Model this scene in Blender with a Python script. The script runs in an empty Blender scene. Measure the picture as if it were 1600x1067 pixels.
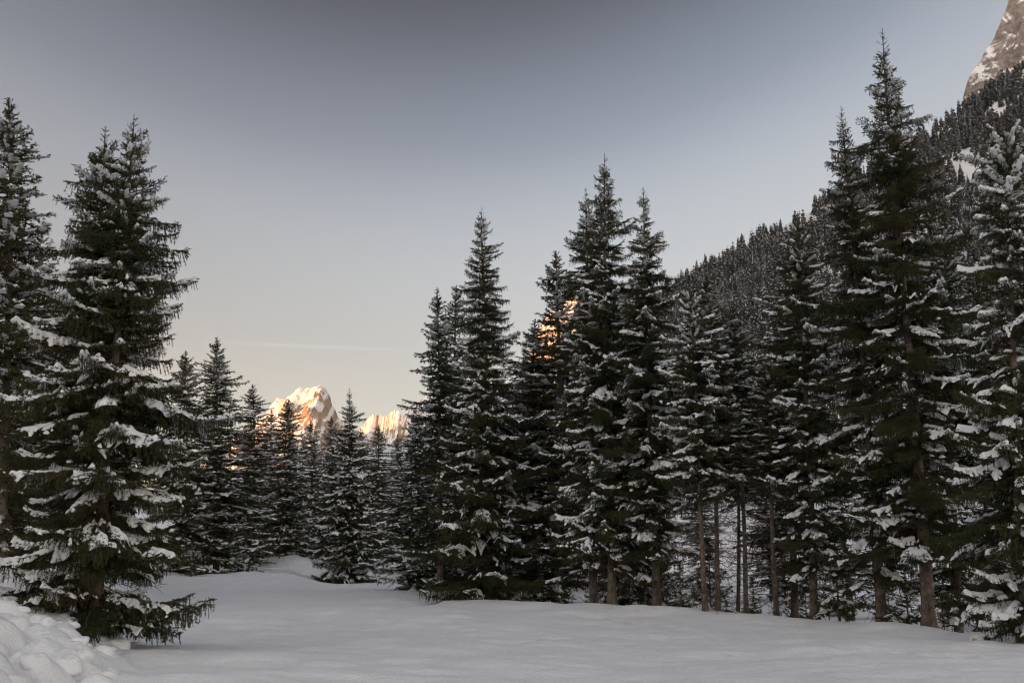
import bpy, math, random
import numpy as np
from mathutils import Vector, Matrix

SC = bpy.context.scene
COL = SC.collection
R = math.radians

# ------------------------------------------------------------------ camera, sky, sun, exposure
F, TAU, EYE = 1511.1, R(12.4), 1.8
cam = bpy.data.objects.new('camera', bpy.data.cameras.new('camera'))
COL.objects.link(cam)
cam.location = (0, 0, EYE)
cam.rotation_euler = (R(90) + TAU, 0, 0)
cam.data.lens = 34.0
cam.data.sensor_width = 36.0
cam.data.clip_start = 0.1
cam.data.clip_end = 40000
SC.camera = cam

SUN_EL = R(5.0)
SUN_AZ = R(216.9)            # low sun behind and to the left of the camera
world = bpy.data.worlds.new('World')
SC.world = world
world.use_nodes = True
wn, wl = world.node_tree.nodes, world.node_tree.links
bg = wn['Background']
bg.inputs[1].default_value = 0.095
sky = wn.new('ShaderNodeTexSky')
sky.sky_type = 'NISHITA'
sky.sun_disc = False
sky.sun_elevation = SUN_EL
sky.sun_rotation = SUN_AZ
sky.air_density = 1.0
sky.dust_density = 1.0
hsv = wn.new('ShaderNodeHueSaturation')
hsv.inputs['Saturation'].default_value = 0.45
wl.new(sky.outputs[0], hsv.inputs['Color'])
tc = wn.new('ShaderNodeTexCoord')
# the clear dusk sky darkens towards a broad zone high above the valley
pole = (math.sin(R(-6)) * math.cos(R(58)), math.cos(R(-6)) * math.cos(R(58)), math.sin(R(58)))
dot = wn.new('ShaderNodeVectorMath'); dot.operation = 'DOT_PRODUCT'
nrm = wn.new('ShaderNodeVectorMath'); nrm.operation = 'NORMALIZE'
wl.new(tc.outputs['Generated'], nrm.inputs[0])
wl.new(nrm.outputs[0], dot.inputs[0])
dot.inputs[1].default_value = pole
acos = wn.new('ShaderNodeMath'); acos.operation = 'ARCCOSINE'
wl.new(dot.outputs['Value'], acos.inputs[0])
deg = wn.new('ShaderNodeMath'); deg.operation = 'MULTIPLY'
wl.new(acos.outputs[0], deg.inputs[0]); deg.inputs[1].default_value = 1 / R(180)
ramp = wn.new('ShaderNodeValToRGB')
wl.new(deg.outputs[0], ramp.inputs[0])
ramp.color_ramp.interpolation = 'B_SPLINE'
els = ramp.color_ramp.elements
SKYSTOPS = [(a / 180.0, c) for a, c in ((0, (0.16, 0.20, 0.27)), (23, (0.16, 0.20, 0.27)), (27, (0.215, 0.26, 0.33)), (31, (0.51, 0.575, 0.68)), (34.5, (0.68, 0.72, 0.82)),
            (37, (0.93, 0.94, 1.02)), (40, (1.10, 1.07, 1.09)), (45, (1.10, 1.04, 1.03)), (52, (1.06, 0.99, 0.95)), (85, (2.2, 1.97, 1.80)), (140, (4.6, 4.1, 3.7)))]  # last stops raise the unseen sky behind the camera to brighten bough snow
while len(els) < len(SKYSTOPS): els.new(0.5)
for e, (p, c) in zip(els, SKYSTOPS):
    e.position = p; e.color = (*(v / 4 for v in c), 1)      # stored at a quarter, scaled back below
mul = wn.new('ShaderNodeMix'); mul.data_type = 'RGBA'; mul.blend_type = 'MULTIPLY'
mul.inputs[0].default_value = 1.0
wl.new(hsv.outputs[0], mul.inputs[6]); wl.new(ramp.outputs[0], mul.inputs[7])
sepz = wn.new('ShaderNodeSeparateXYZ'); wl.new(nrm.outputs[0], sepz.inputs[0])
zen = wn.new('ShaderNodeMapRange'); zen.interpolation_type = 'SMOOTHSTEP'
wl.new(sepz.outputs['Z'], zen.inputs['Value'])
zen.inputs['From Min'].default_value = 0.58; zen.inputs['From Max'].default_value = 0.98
zen.inputs['To Min'].default_value = 1.0; zen.inputs['To Max'].default_value = 2.3  # unseen overhead sky lifted to brighten the snow field
# one thin wisp of high cloud low over the far peaks
def wmath(op, a, b=None, c=None):
    m = wn.new('ShaderNodeMath'); m.operation = op
    for k, v in enumerate((a, b, c)):
        if v is None: continue
        if isinstance(v, (int, float)): m.inputs[k].default_value = v
        else: wl.new(v, m.inputs[k])
    return m.outputs[0]
_z = wmath('SUBTRACT', sepz.outputs['Z'], 0.2053)
_w = wmath('EXPONENT', wmath('MULTIPLY', wmath('POWER', wmath('DIVIDE', _z, 0.0016), 2.0), -1.0))
_x = wmath('EXPONENT', wmath('MULTIPLY', wmath('POWER', wmath('DIVIDE', wmath('ADD', sepz.outputs['X'], 0.20), 0.085), 4.0), -1.0))
_y = wmath('GREATER_THAN', sepz.outputs['Y'], 0.0)
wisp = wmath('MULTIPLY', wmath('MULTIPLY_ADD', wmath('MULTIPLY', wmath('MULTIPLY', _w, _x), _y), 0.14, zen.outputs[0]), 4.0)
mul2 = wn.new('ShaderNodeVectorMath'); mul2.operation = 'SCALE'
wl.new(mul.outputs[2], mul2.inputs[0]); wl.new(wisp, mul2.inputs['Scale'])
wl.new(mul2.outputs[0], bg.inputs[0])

sun = bpy.data.objects.new('sun', bpy.data.lights.new('sun', 'SUN'))
COL.objects.link(sun)
sun.data.energy = 5.0
sun.data.angle = R(0.5)
sun.data.color = (1.0, 0.35, 0.05)
sdir = Vector((math.sin(SUN_AZ) * math.cos(SUN_EL), math.cos(SUN_AZ) * math.cos(SUN_EL), math.sin(SUN_EL)))
sun.rotation_euler = sdir.to_track_quat('Z', 'Y').to_euler()
sun.location = sdir * 300

SC.view_settings.view_transform = 'Standard'
SC.view_settings.look = 'None'
SC.view_settings.gamma = 1.0
SC.view_settings.use_curve_mapping = False
SC.view_settings.exposure = 1.34
SC.cycles.use_denoising = True
SC.cycles.filter_width = 1.1
SC.cycles.max_bounces = 6
SC.cycles.diffuse_bounces = 4


# ------------------------------------------------------------------ helpers
def at(px, py, Y):
    """World point at distance Y in front of the camera seen at a photo pixel (used to survey real positions)."""
    u, v = (px - 800) / F, (533.5 - py) / F
    k = Y / (math.cos(TAU) - v * math.sin(TAU))
    return Vector((u * k, Y, EYE + (math.sin(TAU) + v * math.cos(TAU)) * k))


def to_px(p):
    x, y, z = p[0], p[1], p[2] - EYE
    d = y * math.cos(TAU) + z * math.sin(TAU)
    v = -y * math.sin(TAU) + z * math.cos(TAU)
    return 800 + F * x / d, 533.5 - F * v / d


def sstep(t):
    t = np.clip(t, 0, 1)
    return t * t * (3 - 2 * t)


def _h(ix, iy, seed):
    n = (ix.astype(np.int64) * 374761393 + iy.astype(np.int64) * 668265263 + seed * 1442695041) & 0xFFFFFFFF
    n = ((n ^ (n >> 13)) * 1274126177) & 0xFFFFFFFF
    n = n ^ (n >> 16)
    return (n & 0xFFFFFF) / float(0xFFFFFF)


def vnoise(x, y, seed=0):
    x = np.asarray(x, float); y = np.asarray(y, float)
    ix, iy = np.floor(x), np.floor(y)
    fx, fy = x - ix, y - iy
    fx = fx * fx * fx * (fx * (fx * 6 - 15) + 10); fy = fy * fy * fy * (fy * (fy * 6 - 15) + 10)
    a, b = _h(ix, iy, seed), _h(ix + 1, iy, seed)
    c, d = _h(ix, iy + 1, seed), _h(ix + 1, iy + 1, seed)
    return (a * (1 - fx) + b * fx) * (1 - fy) + (c * (1 - fx) + d * fx) * fy


def fbm(x, y, seed=0, octv=4, ridged=False):
    s, amp, tot = 0, 0.5, 0
    for i in range(octv):
        n = vnoise(x * 2 ** i + 17.3 * i, y * 2 ** i - 9.1 * i, seed + i)
        if ridged: n = 1 - np.abs(2 * n - 1)
        s = s + amp * n; tot += amp; amp *= 0.5
    return s / tot


def lumps(x, y, cell, seed):
    """Height (0..1) of packed rounded lumps."""
    gx, gy = np.floor(x / cell), np.floor(y / cell)
    best = np.zeros_like(x)
    for i in (-1, 0, 1):
        for j in (-1, 0, 1):
            cx, cy = gx + i, gy + j
            px = (cx + 0.15 + 0.7 * _h(cx, cy, seed)) * cell
            py = (cy + 0.15 + 0.7 * _h(cx, cy, seed + 5)) * cell
            r = cell * (0.38 + 0.42 * _h(cx, cy, seed + 9))
            hh = 0.35 + 0.65 * _h(cx, cy, seed + 13)
            d2 = ((x - px) ** 2 + (y - py) ** 2) / (r * r)
            best = np.maximum(best, hh * np.sqrt(np.clip(1 - d2, 0, 1)))
    return best


def make_mesh(name, V, Fc, mats, mi=None, smooth=False):
    """V (n,3); Fc (m,3) or (m,4) int array."""
    me = bpy.data.meshes.new(name)
    V = np.asarray(V, np.float32); Fc = np.asarray(Fc, np.int32)
    k = Fc.shape[1]
    me.vertices.add(len(V)); me.vertices.foreach_set('co', V.ravel())
    me.loops.add(Fc.size); me.loops.foreach_set('vertex_index', Fc.ravel())
    me.polygons.add(len(Fc))
    me.polygons.foreach_set('loop_start', np.arange(len(Fc), dtype=np.int32) * k)
    me.polygons.foreach_set('loop_total', np.full(len(Fc), k, np.int32))
    for m in mats: me.materials.append(m)
    if mi is not None: me.polygons.foreach_set('material_index', np.asarray(mi, np.int32))
    me.polygons.foreach_set('use_smooth', np.full(len(Fc), smooth))
    me.update(calc_edges=True)
    return me


def obj(name, me, parent=None, loc=None):
    o = bpy.data.objects.new(name, me)
    COL.objects.link(o)
    if parent is not None: o.parent = parent
    if loc is not None: o.location = loc
    return o


def tag(o, label=None, cat=None, group=None, kind=None):
    if label: o['label'] = label
    if cat: o['category'] = cat
    if group: o['group'] = group
    if kind: o['kind'] = kind
    return o


def grid_mesh(name, X, Y, Z, mats, smooth=True):
    n, m = X.shape
    V = np.stack([X.ravel(), Y.ravel(), Z.ravel()], 1)
    i = np.arange(n * m).reshape(n, m)
    Fc = np.stack([i[:-1, :-1].ravel(), i[1:, :-1].ravel(), i[1:, 1:].ravel(), i[:-1, 1:].ravel()], 1)
    return make_mesh(name, V, Fc, mats, smooth=smooth)


# ------------------------------------------------------------------ materials
def new_mat(name):
    m = bpy.data.materials.new(name); m.use_nodes = True
    nt = m.node_tree
    return m, nt.nodes, nt.links, nt.nodes['Principled BSDF']


def noise_node(n, l, scale, detail=3, coord=None, rough=0.55):
    t = n.new('ShaderNodeTexNoise'); t.inputs['Scale'].default_value = scale
    t.inputs['Detail'].default_value = detail; t.inputs['Roughness'].default_value = rough
    if coord is not None: l.new(coord, t.inputs['Vector'])
    return t


def ramp_node(n, l, fac, stops):
    r = n.new('ShaderNodeValToRGB'); l.new(fac, r.inputs[0])
    e = r.color_ramp.elements
    while len(e) < len(stops): e.new(0.5)
    for q, (p, c) in zip(e, stops): q.position = p; q.color = (*c, 1)
    return r


def mat_snow(name, bump=0.25, scale=6.0, col=(0.84, 0.845, 0.86)):
    m, n, l, b = new_mat(name)
    g = n.new('ShaderNodeNewGeometry')
    t = noise_node(n, l, scale, 5, g.outputs['Position'])
    t2 = noise_node(n, l, scale * 9, 3, g.outputs['Position'])
    r = ramp_node(n, l, t.outputs['Fac'], [(0.3, tuple(c * 0.955 for c in col)), (0.7, col)])
    l.new(r.outputs[0], b.inputs['Base Color'])
    b.inputs['Roughness'].default_value = 0.75
    b.inputs['Specular IOR Level'].default_value = 0.2
    ad = n.new('ShaderNodeMath'); ad.operation = 'MULTIPLY_ADD'
    l.new(t2.outputs['Fac'], ad.inputs[0]); ad.inputs[1].default_value = 0.5; l.new(t.outputs['Fac'], ad.inputs[2])
    bp = n.new('ShaderNodeBump'); bp.inputs['Strength'].default_value = bump; bp.inputs['Distance'].default_value = 0.06
    l.new(ad.outputs[0], bp.inputs['Height']); l.new(bp.outputs[0], b.inputs['Normal'])
    return m


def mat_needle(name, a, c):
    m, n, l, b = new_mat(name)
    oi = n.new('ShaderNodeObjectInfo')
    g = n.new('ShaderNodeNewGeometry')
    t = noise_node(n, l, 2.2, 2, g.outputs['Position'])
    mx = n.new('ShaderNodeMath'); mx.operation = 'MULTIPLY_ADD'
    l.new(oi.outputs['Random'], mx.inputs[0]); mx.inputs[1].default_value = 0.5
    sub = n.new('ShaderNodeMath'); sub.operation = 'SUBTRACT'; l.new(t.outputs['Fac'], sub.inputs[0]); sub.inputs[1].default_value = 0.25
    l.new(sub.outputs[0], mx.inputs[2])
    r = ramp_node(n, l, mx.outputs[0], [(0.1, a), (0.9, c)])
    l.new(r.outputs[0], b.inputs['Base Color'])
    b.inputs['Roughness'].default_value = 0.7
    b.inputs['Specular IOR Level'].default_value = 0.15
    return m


def mat_bark(name, a, c):
    m, n, l, b = new_mat(name)
    co = n.new('ShaderNodeTexCoord'); mp = n.new('ShaderNodeMapping')
    mp.inputs['Scale'].default_value = (14, 14, 4); l.new(co.outputs['Object'], mp.inputs[0])
    t = noise_node(n, l, 1.0, 6, mp.outputs[0], 0.7)
    r = ramp_node(n, l, t.outputs['Fac'], [(0.35, a), (0.68, c)])
    t2 = noise_node(n, l, 5.0, 4, co.outputs['Object'], 0.6)
    r2 = ramp_node(n, l, t2.outputs['Fac'], [(0.50, (0, 0, 0)), (0.66, (1, 1, 1))])
    mx = n.new('ShaderNodeMix'); mx.data_type = 'RGBA'
    l.new(r2.outputs[0], mx.inputs[0]); l.new(r.outputs[0], mx.inputs[6]); mx.inputs[7].default_value = (c[0] * 1.15, c[1] * 1.25, c[2] * 1.3, 1)
    l.new(mx.outputs[2], b.inputs['Base Color']); b.inputs['Roughness'].default_value = 0.9
    bp = n.new('ShaderNodeBump'); bp.inputs['Strength'].default_value = 0.9; bp.inputs['Distance'].default_value = 0.03
    l.new(t.outputs['Fac'], bp.inputs['Height']); l.new(bp.outputs[0], b.inputs['Normal'])
    return m


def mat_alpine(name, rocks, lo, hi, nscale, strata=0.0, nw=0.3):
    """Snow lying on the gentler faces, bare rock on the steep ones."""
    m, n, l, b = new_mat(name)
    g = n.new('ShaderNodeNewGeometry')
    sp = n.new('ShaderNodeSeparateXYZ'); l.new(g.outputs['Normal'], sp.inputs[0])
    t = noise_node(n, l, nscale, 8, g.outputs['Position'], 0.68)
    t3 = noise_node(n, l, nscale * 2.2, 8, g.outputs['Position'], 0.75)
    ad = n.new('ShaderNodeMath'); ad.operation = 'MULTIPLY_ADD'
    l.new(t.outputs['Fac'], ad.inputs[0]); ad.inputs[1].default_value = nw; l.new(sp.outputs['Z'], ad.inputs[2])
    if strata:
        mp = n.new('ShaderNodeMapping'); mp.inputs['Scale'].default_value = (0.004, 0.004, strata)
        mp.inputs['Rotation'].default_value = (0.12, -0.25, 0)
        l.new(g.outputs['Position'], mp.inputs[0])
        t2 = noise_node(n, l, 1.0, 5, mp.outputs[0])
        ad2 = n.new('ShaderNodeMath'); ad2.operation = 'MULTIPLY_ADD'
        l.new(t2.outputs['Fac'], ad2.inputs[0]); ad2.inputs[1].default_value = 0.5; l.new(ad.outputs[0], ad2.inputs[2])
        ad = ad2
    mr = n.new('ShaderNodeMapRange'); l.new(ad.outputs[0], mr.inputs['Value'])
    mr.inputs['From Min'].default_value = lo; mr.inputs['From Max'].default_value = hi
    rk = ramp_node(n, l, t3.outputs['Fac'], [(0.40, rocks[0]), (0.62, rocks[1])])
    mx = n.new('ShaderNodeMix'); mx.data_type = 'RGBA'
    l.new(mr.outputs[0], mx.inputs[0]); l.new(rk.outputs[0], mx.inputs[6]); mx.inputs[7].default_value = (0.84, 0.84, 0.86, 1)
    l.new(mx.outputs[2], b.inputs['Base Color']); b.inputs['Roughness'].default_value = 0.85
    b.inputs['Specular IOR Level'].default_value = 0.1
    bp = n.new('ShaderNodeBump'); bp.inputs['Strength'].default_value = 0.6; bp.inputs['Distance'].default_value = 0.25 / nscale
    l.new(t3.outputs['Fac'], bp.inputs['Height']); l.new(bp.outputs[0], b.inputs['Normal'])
    return m


M_GROUND = mat_snow('field_snow', 0.9, 1.9)
M_SNOW = mat_snow('bough_snow', 0.35, 14.0, (0.90, 0.90, 0.91))
M_NEEDLE = mat_needle('needle', (0.034, 0.047, 0.022), (0.098, 0.085, 0.038))
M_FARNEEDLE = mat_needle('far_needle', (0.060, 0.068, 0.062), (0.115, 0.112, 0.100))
M_LARCH = mat_needle('bare_larch_twig', (0.10, 0.090, 0.082), (0.165, 0.15, 0.138))
M_BARK = mat_bark('bark', (0.042, 0.031, 0.024), (0.20, 0.145, 0.110))
M_TWIG = mat_bark('twig_bark', (0.045, 0.032, 0.023), (0.12, 0.085, 0.06))
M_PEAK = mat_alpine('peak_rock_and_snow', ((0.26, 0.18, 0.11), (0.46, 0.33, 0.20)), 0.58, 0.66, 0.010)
M_CLIFF = mat_alpine('cliff_rock_and_snow', ((0.13, 0.112, 0.103), (0.34, 0.29, 0.265)), 0.88, 1.02, 0.05, 0.09, 0.5)
M_SLOPE = mat_snow('slope_snow', 0.6, 0.05)


# ------------------------------------------------------------------ terrain
CX = np.array([-60, -14, -6.5, -4.2, -2.6, 2.2, 5.2, 9.5, 11.6, 14, 30.])
CY = np.array([75, 75, 72, 52, 39.5, 34.5, 30.5, 26.3, 22.0, 20.5, 18.])


def ground_z(x, y):
    x = np.asarray(x, float); y = np.asarray(y, float)
    near = np.exp(-np.maximum(0, y - 60) / 90)
    z = (0.46 - 0.22 * sstep((y - 24) / 14)) * (fbm(x / 10, y / 8, 3, 3) - 0.5)
    z = z + (0.20 * (fbm(x / 2.6, y / 1.3, 8, 3) - 0.5) + 0.085 * (fbm(x / 0.9, y / 0.55, 18, 2) - 0.5)) * near
    # gentle mounds in the near left foreground
    for mx, my, sx, sy, h in ((-5.2, 15.6, 1.3, 0.7, 0.16), (-4.6, 14.3, 1.5, 0.6, 0.14), (-5.8, 17.6, 2.2, 0.8, 0.15), (-4.3, 13.3, 1.1, 0.5, 0.13),
                              (-3.6, 15.2, 1.4, 0.5, 0.09), (-6.4, 14.4, 1.0, 0.7, 0.13), (0.5, 24.0, 3.5, 1.2, -0.10), (3.5, 17.0, 3.0, 1.0, 0.07)):
        z = z + h * np.exp(-((x - mx) / sx) ** 2 - ((y - my) / sy) ** 2)
    # a line of old animal tracks across the field
    for k in range(46):
        u = k / 45.0
        ax = 2.2 + 5.6 * u + 0.5 * math.sin(7 * u) + (0.09 if k % 2 else -0.09); ay = 28.5 - 11 * u + 0.6 * math.sin(5 * u + 1)
        z = z - 0.055 * np.exp(-((x - ax) / 0.13) ** 2 - ((y - ay) / 0.17) ** 2)
    # ploughed bank along the left side
    xe = -1.35 - 0.315 * y + 0.6 * (vnoise(y / 3.0, 0 * y, 21) - 0.5) * 2
    t = (xe - x) / 3.2
    bank = sstep(t) * sstep((y - 7) / 4)
    z = z + bank * (0.95 - 0.25 * sstep((y - 30) / 30))
    lump = lumps(x, y, 0.62, 31) * 0.36 + lumps(x + 3.1, y - 7.7, 0.36, 47) * 0.16 + lumps(x - 1.1, y + 2.7, 1.1, 53) * 0.12
    lm = sstep(t * 2.2 + 0.25) * sstep((y - 5) / 3) * (1 - 0.6 * sstep((y - 26) / 10))
    z = z + lump * lm
    # heaped snow across the far end of the clearing
    e = sstep((y - 72 + 0.25 * (x + 14)) / 5) * (1 - sstep((x + 4) / 6))
    z = z + e * (0.75 + 0.5 * lumps(x, y, 1.6, 61))
    # the far left of the clearing climbs gently to the edge of the wood
    rise = sstep((y - 38) / 22) * sstep((-0.175 * y - x) / 4) * (1 - sstep((y - 120) / 60))
    z = z + rise * (0.55 + 0.28 * lumps(x, y, 1.3, 71) + 0.14 * lumps(x, y, 0.7, 73))
    # the field drops away behind its right-hand edge
    d = y - np.interp(x, CX, CY)
    right = sstep((x + 12) / 6)
    z = z + right * (0.16 * np.exp(-((d + 1.6) / 1.6) ** 2) - 0.75 * sstep(d / 4.5))
    z = z + right * sstep(d / 8) * 0.9 * (fbm(x / 5, y / 5, 77, 3) - 0.45) * near
    z = z + sstep((np.hypot(x, y) - 130) / 400) * 6 * (fbm(x / 150, y / 150, 90, 3) - 0.5)
    return z


def gz(x, y):
    return float(ground_z(np.array([x]), np.array([y]))[0])


def spaced(a, b, step, lo, hi, grow):
    mid = list(np.arange(a, b + step / 2, step))
    up, s = [], step
    while (up[-1] if up else mid[-1]) < hi:
        s *= grow; up.append((up[-1] if up else mid[-1]) + s)
    dn, s = [], step
    while (dn[-1] if dn else mid[0]) > lo:
        s *= grow; dn.append((dn[-1] if dn else mid[0]) - s)
    return np.array(dn[::-1] + mid + up)


gx = spaced(-13, 13, 0.11, -8000, 8000, 1.085)
gy = spaced(8.5, 31, 0.11, -6000, 9500, 1.07)
GX, GY = np.meshgrid(gx, gy, indexing='ij')
ground = obj('ground', grid_mesh('ground', GX, GY, ground_z(GX, GY), [M_GROUND]))
tag(ground, 'smooth snow covered clearing with a ploughed bank on its left', kind='structure')


def slope_z(x, y):
    x = np.asarray(x, float); y = np.asarray(y, float)
    zr = np.maximum(0.62 * x + 178, 30 + 0.15 * (x + 300))
    yr = 1000 + 60 * np.sin(x / 170.0)
    yf = 105 - 0.05 * x
    t = (y - yf) / (yr - yf)
    P = np.where(t < 1, np.clip(t, 0, 1) ** 1.22, np.maximum(0, 1 - 0.55 * (t - 1)))
    z = zr * P
    z = z + (34 * (fbm(x / 190, y / 190, 5, 4) - 0.5) + 13 * (fbm(x / 40, y / 40, 6, 3) - 0.5)) * np.clip(t * 3, 0, 1)
    return z - 3.0 * (1 - sstep(t * 8 + 0.2)) - 0.5


sx = np.arange(-420, 1500, 9.0); sy = np.concatenate([np.arange(70, 240, 5.0), np.arange(240, 1900, 9.0)])
SX, SY = np.meshgrid(sx, sy, indexing='ij')
slope = obj('mountainside', grid_mesh('mountainside', SX, SY, slope_z(SX, SY), [M_SLOPE]))
tag(slope, 'steep snowy mountainside rising behind the right hand trees', kind='structure')


def mountain(name, ridge, Y0, depth, mat, seed, label, n=260, m=200, gully=0.40, fz=0.0, rough=0.045):
    P = [at(px, py, Y0) for px, py in ridge]
    rx = np.array([p.x for p in P]); rz = np.array([p.z for p in P])
    u = np.linspace(rx[0], rx[-1], n)
    v = np.linspace(-1, 1, m); v = np.sign(v) * np.abs(v) ** 1.25
    U, Vv = np.meshgrid(u, v, indexing='ij')
    span = rx[-1] - rx[0]
    zr = np.interp(U, rx, rz)
    zr = zr + rough * rz.max() * (fbm(U / span * 26, U * 0, seed + 3, 5, True) - 0.6)
    yy = Y0 + Vv * depth + 0.25 * depth * (fbm(U / span * 6, U * 0, seed, 3) - 0.5)
    a = np.abs(Vv)
    Z = zr * (1 - a) ** 1.15
    env = np.clip(a * 5, 0, 1) * (1 - a)
    lam = 0.42 * rz.max()
    wx = U + 0.35 * lam * (fbm(U / lam, yy / lam, seed + 31, 3) - 0.5) * 2; wy = yy + 0.35 * lam * (fbm(U / lam, yy / lam, seed + 37, 3) - 0.5) * 2
    Z = Z + gully * rz.max() * env * (fbm(wx / lam, wy / (1.7 * lam), seed + 11, 6, True) - 0.62)
    Z = Z + 0.13 * rz.max() * env * (fbm(wx / lam * 3.1, wy / lam * 3.1, seed + 19, 5, True) - 0.6)
    if fz:
        zz = Z / fz + 1.6 * (fbm(U / (6 * fz), yy / (6 * fz), seed + 51, 3) - 0.5) + 0.003 * U
        fr = zz - np.floor(zz)
        Z = Z + fz * 0.85 * (np.clip((fr - 0.45) / 0.5, 0, 1) - fr) * np.clip(a * 6, 0, 1)
        Z = Z + 0.09 * rz.max() * env * (fbm(wx / lam * 14, wy / lam * 14, seed + 59, 4, True) - 0.6)
    o = obj(name, grid_mesh(name, U, yy, Z - 40, [mat], smooth=False))
    return tag(o, label, kind='structure')


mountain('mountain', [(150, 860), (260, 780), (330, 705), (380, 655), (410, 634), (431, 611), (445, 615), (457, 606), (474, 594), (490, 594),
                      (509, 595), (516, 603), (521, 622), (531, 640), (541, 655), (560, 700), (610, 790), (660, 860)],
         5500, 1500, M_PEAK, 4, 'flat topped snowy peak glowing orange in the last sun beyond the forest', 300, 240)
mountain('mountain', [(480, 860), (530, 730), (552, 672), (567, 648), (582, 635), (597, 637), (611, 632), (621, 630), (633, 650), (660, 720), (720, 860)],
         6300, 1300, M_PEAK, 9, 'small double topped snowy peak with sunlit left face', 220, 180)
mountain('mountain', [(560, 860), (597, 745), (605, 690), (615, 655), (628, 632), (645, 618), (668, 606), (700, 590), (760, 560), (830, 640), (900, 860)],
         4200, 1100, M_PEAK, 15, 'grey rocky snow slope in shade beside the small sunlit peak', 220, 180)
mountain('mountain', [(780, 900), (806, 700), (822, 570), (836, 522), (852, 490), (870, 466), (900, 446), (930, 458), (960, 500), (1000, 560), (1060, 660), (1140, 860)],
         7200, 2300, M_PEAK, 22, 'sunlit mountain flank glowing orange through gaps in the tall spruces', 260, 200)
mountain('cliff', [(1290, 480), (1370, 310), (1400, 255), (1450, 185), (1500, 116), (1519, 78), (1541, 45), (1553, 20), (1567, -8), (1590, -60), (1650, -170), (1760, -330), (1900, -420), (2150, -420), (2500, 300)],
         1450, 620, M_CLIFF, 29, 'steep bare rock cliff dusted with snow above the forested slope', 520, 420, 0.36, 34.0, 0.022)


# the high ridge behind the camera that keeps the whole valley in shade
def shade_ridge():
    p = np.linspace(-3650, 3600, 160); v = np.linspace(-1, 1, 60)
    Pp, Vv = np.meshgrid(p, v, indexing='ij')
    H = 1600 * sstep((Pp + 3650) / 260) * sstep((3600 - Pp) / 500) * (0.97 + 0.12 * (fbm(Pp / 500, Pp * 0, 41, 3)))
    Z = H * (1 - np.abs(Vv)) ** 1.1 + 120 * (1 - np.abs(Vv)) * np.abs(Vv) * (fbm(Pp / 260, Vv * 4, 43, 4, True) - 0.5) * 4
    S = -4000 + Vv * 1700
    X = S * 0.6 + Pp * 0.8; Yy = S * 0.8 - Pp * 0.6
    o = obj('mountain_ridge', grid_mesh('mountain_ridge', X, Yy, Z - 30, [M_PEAK]))
    tag(o, 'high snowy ridge behind the viewer that shades the valley', kind='structure')


shade_ridge()


# ------------------------------------------------------------------ spruce boughs
LOD_HI = dict(seg=0.075, k=10, nl=0.034, wn=0.0060, side=0.075, sub=0.075, hang=1.0, core=0.006, res=0.023)
LOD_MID = dict(seg=0.15, k=6, nl=0.075, wn=0.015, side=0.14, sub=0.17, hang=0.55, core=0.012, res=0.05)
PROF = {'up': (0.42, -0.22, 0.14), 'mid': (0.10, -0.36, 0.26), 'low': (-0.06, -0.46, 0.34)}


def unit(v):
    return v / (np.linalg.norm(v) + 1e-9)


def tube(P, rad, sides, V, Fc, off):
    P = np.asarray(P); n = len(P)
    T = np.gradient(P, axis=0)
    for i in range(n):
        t = unit(T[i]); a = unit(np.cross(t, (0.13, 0.31, 0.94) if abs(t[2]) < 0.9 else (1, 0, 0))); b = np.cross(t, a)
        for s in range(sides):
            w = 2 * math.pi * s / sides
            V.append(P[i] + rad[i] * (math.cos(w) * a + math.sin(w) * b))
    for i in range(n - 1):
        for s in range(sides):
            q = off + i * sides + s; q2 = off + i * sides + (s + 1) % sides
            Fc.append((q, q2, q2 + sides)); Fc.append((q, q2 + sides, q + sides))
    return off + n * sides


def needles(segs, rng, lod):
    S = np.asarray(segs)                      # (n,2,3)
    n = len(S); k = lod['k']
    p0, p1 = S[:, 0], S[:, 1]
    ax = p1 - p0; ln = np.linalg.norm(ax, axis=1, keepdims=True); a = ax / (ln + 1e-9)
    ref = np.where(np.abs(a[:, 2:3]) < 0.9, np.array([[0, 0, 1.0]]), np.array([[1.0, 0, 0]]))
    u = np.cross(a, ref); u /= np.linalg.norm(u, axis=1, keepdims=True); w = np.cross(a, u)
    t = rng.random((n, k, 1)); ph = rng.random((n, k, 1)) * 2 * math.pi
    r = np.cos(ph) * u[:, None] + np.sin(ph) * w[:, None]
    d = 0.65 * a[:, None] + 0.8 * r
    base = p0[:, None] + ax[:, None] * t
    tip = base + d * lod['nl'] * (0.7 + 0.6 * rng.random((n, k, 1)))
    sd = np.cross(d, r + 0.3 * rng.normal(size=(n, k, 3))); sd /= np.linalg.norm(sd, axis=2, keepdims=True) + 1e-9
    sd = sd * lod['wn']
    V = np.stack([base - sd, base + sd, tip], 2).reshape(-1, 3)
    # twig core: a thin strip with two differently turned faces
    c = lod['core']
    V2 = np.stack([p0 - u * c, p0 + u * c, p1, p0 - w * c, p0 + w * c, p1], 1).reshape(-1, 3)
    V = np.concatenate([V, V2])
    return V, np.arange(len(V)).reshape(-1, 3)


DR = {'up': 0.02, 'mid': 0.055, 'low': 0.075}


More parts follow.
